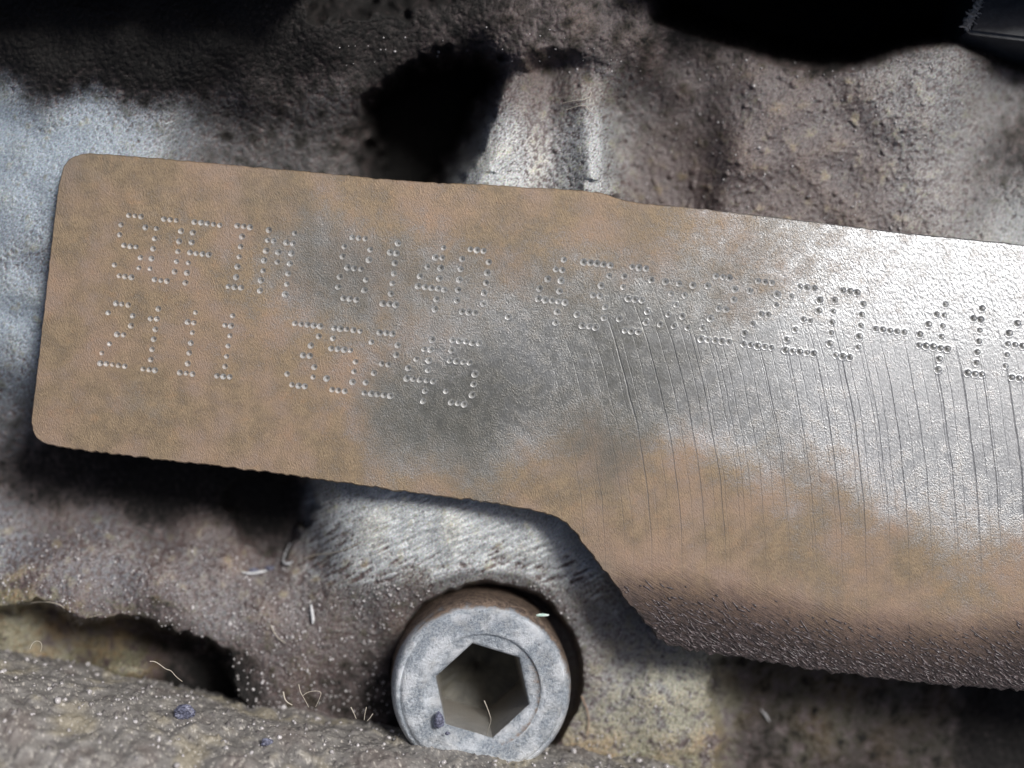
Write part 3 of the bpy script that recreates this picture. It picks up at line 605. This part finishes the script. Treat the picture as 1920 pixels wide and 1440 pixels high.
fib([(545, 1018), (538, 1030), (533, 1042), (530, 1054), (538, 1058), (549, 1053)], None, [.005, .007, .009, .014, .018, .012], 'white hooked sliver at the edge of the dark pocket', M_WHITE, 'white_sliver', .06)
fib([(569, 1048), (587, 1041), (605, 1039), (620, 1038), (650, 1030), (673, 1018)], None, .008, 'long pale strand lying across the worn web')
fib([(583, 1134), (585, 1148), (587, 1160), (586, 1169)], None, [.016, .022, .02, .012], 'pale oblong chip standing in the brown grime', M_WHITE, 'pale_chip', .04)
fib([(43, 1133), (80, 1127), (110, 1132), (123, 1142), (129, 1158), (133, 1172), (145, 1186)], None, .007, 'cobweb strand along the lip of the oval recess')
fib([(133, 1172), (150, 1160), (170, 1157), (190, 1152)], None, .006, 'branch of cobweb crossing the recess lip')
fib([(1056, 193), (1075, 189), (1092, 187), (1106, 183), (1109, 173)], None, .006, 'curved hair near the top of the worn boss')
fib([(1062, 206), (1082, 199), (1098, 197), (1104, 206), (1118, 214)], None, .005, 'branching hair on the right ridge of the boss')
fib([(905, 1095), (914, 1103), (919, 1110)], None, .006, 'short hair above the bolt rim')
fib([(1090, 1305), (1101, 1330), (1105, 1352), (1101, 1378)], None, .010, 'brown fibre curving beside the right side of the bolt', simple('brown_fibre', (.20, .13, .09), (.28, .19, .13), 30, .6))
fib([(508, 1172), (514, 1186), (522, 1197), (535, 1206)], None, .007, 'faint hair in the grime right of the recess')
fib([(1427, 1330), (1437, 1343), (1442, 1352)], None, [.007, .014, .010], 'pale curved speck in the shadow below the pad', M_WHITE, 'pale_speck', .04)
fib([(454, 1073), (470, 1076), (487, 1073), (500, 1070)], None, [.01, .016, .02, .014], 'grey flake lying below the dark pocket', M_WHITE, 'grey_flake', .03)

def lump(name, c, rad, mat, label, cat, seed, sub=3, rough_=.28):
    bm = bmesh.new(); bmesh.ops.create_icosphere(bm, subdivisions=sub, radius=1); rn = random.Random(seed)
    dirs = [(Vector((rn.gauss(0, 1), rn.gauss(0, 1), rn.gauss(0, 1))).normalized(), rn.uniform(-.4, .5)) for _ in range(14)]
    for v in bm.verts:
        s_ = 1 + sum(a * max(0, v.co.dot(d)) ** 4 for d, a in dirs) * .6 + rn.gauss(0, rough_ * .25); v.co = Vector((v.co.x * rad[0], v.co.y * rad[1], v.co.z * rad[2])) * s_
    me = bpy.data.meshes.new(name); bm.to_mesh(me); bm.free(); me.materials.append(mat); o = link(bpy.data.objects.new(name, me)); o.location = c
    if label: tag(o, label, cat)
    return o
lump('black_crumb', P(823, 1352, -.05), (.045, .07, .04), M_CRUMB, 'blue black crumb stuck on the lower left rim of the bolt', 'crumb', 3)
lump('black_crumb', P(839, 1375, -.05), (.022, .016, .016), M_CRUMB, 'smaller dark speck beside the crumb on the bolt rim', 'crumb', 5, 2)
lump('glassy_fleck', P(1018, 1153, -.35), (.06, .014, .012), M_GLASS, 'tiny pale green glassy fleck beside the upper right of the bolt', 'fleck', 7, 2)
def on_pipe(u, v):
    o_ = Vector((0, 0, D)); d_ = (Vector(P(u, v, 0)) - o_).normalized()
    q = o_ - t_axis0; qp = q - ax * q.dot(ax); dp_ = d_ - ax * d_.dot(ax); a = dp_.dot(dp_); b2 = 2 * qp.dot(dp_); c2 = qp.dot(qp) - PR * PR
    di = b2 * b2 - 4 * a * c2; return o_ + d_ * ((-b2 - math.sqrt(max(di, 0))) / (2 * a))
lump('dark_grit_lump', on_pipe(345, 1338), (.10, .065, .06), M_CRUMB, 'dark blue grey lump of dirt sitting on the foreground pipe', 'dirt lump', 9)
lump('dark_grit_lump', on_pipe(500, 1392), (.045, .03, .03), M_CRUMB, 'small dark dirt lump on the pipe, right of the big one', 'dirt lump', 12)
for i_, (u, v, s_) in enumerate([(476, 1070, .055), (505, 1065, .05)]):
    lump('dark_flake', P(u, v, zc_at(u, v) + .02), (s_, s_ * .5, .03), M_CRUMB, ['dark flake at the mouth of the dark pocket', 'second dark flake just right under the white sliver'][i_], 'flake', 20 + i_, 2)

# ------------------------------------------------------------------ bracket at the top right, with lint on its corner
br = empty('dark_bracket', P(1990, -20, -.6)); tag(br, 'dark smooth metal bracket corner at the top right edge', 'bracket')
bm = bmesh.new(); zt, zbm = -.35, -1.6
prof = [(1838, 0), (1815, 58), (1822, 63), (1880, 70), (1930, 76), (2250, 110), (2250, -240), (1900, -240)]
top = [bm.verts.new(Vector(P(u, v, zt)) - br.location) for u, v in prof]; bot = [bm.verts.new(Vector(P(u, v, zt)) - br.location - Vector((0, 0, 1.2))) for u, v in prof]
bm.faces.new(top[::-1]); nP = len(prof)
for i in range(nP): bm.faces.new((top[i], top[(i + 1) % nP], bot[(i + 1) % nP], bot[i]))
bmesh.ops.recalc_face_normals(bm, faces=bm.faces)
bmesh.ops.bevel(bm, geom=[e for e in bm.edges if abs(e.verts[0].co.z - e.verts[1].co.z) < .01], offset=.035, segments=3, affect='EDGES')
me = bpy.data.meshes.new('bracket_plate'); bm.to_mesh(me); bm.free(); me.materials.append(M_BAR); link(bpy.data.objects.new('bracket_plate', me), br)
rl = random.Random(8); LV, LF = [], []
for i in range(170):
    t_ = rl.random(); u = 1838 - 26 * t_ + rl.gauss(0, 3); v = 2 + 50 * t_ + rl.gauss(0, 3); c = Vector(P(u, v, zt + rl.uniform(-.05, .04)))
    dirv = Vector((rl.gauss(-.3, 1), rl.gauss(-.5, 1), rl.gauss(0, .5))).normalized() * rl.uniform(.02, .07); sd_ = dirv.cross(Vector((0, 0, 1))).normalized() * .006; up_ = Vector((0, 0, .006)); s0 = len(LV)
    LV += [c - sd_, c + sd_, c + up_, c + dirv - sd_ * .5, c + dirv + sd_ * .5, c + dirv + up_]
    LF += [(s0, s0 + 1, s0 + 4, s0 + 3), (s0 + 1, s0 + 2, s0 + 5, s0 + 4), (s0 + 2, s0, s0 + 3, s0 + 5), (s0, s0 + 2, s0 + 1), (s0 + 3, s0 + 4, s0 + 5)]
li = obj('lint_tuft', LV, LF, M_LINT, None); tag(li, 'fuzzy grey lint tuft caught on the corner of the dark bracket', 'lint')
print('tris', sum(sum(len(p.vertices) - 2 for p in o.data.polygons) if len(o.data.polygons) < 50000 else len(o.data.polygons) * 2 for o in S.objects if o.type == 'MESH'))
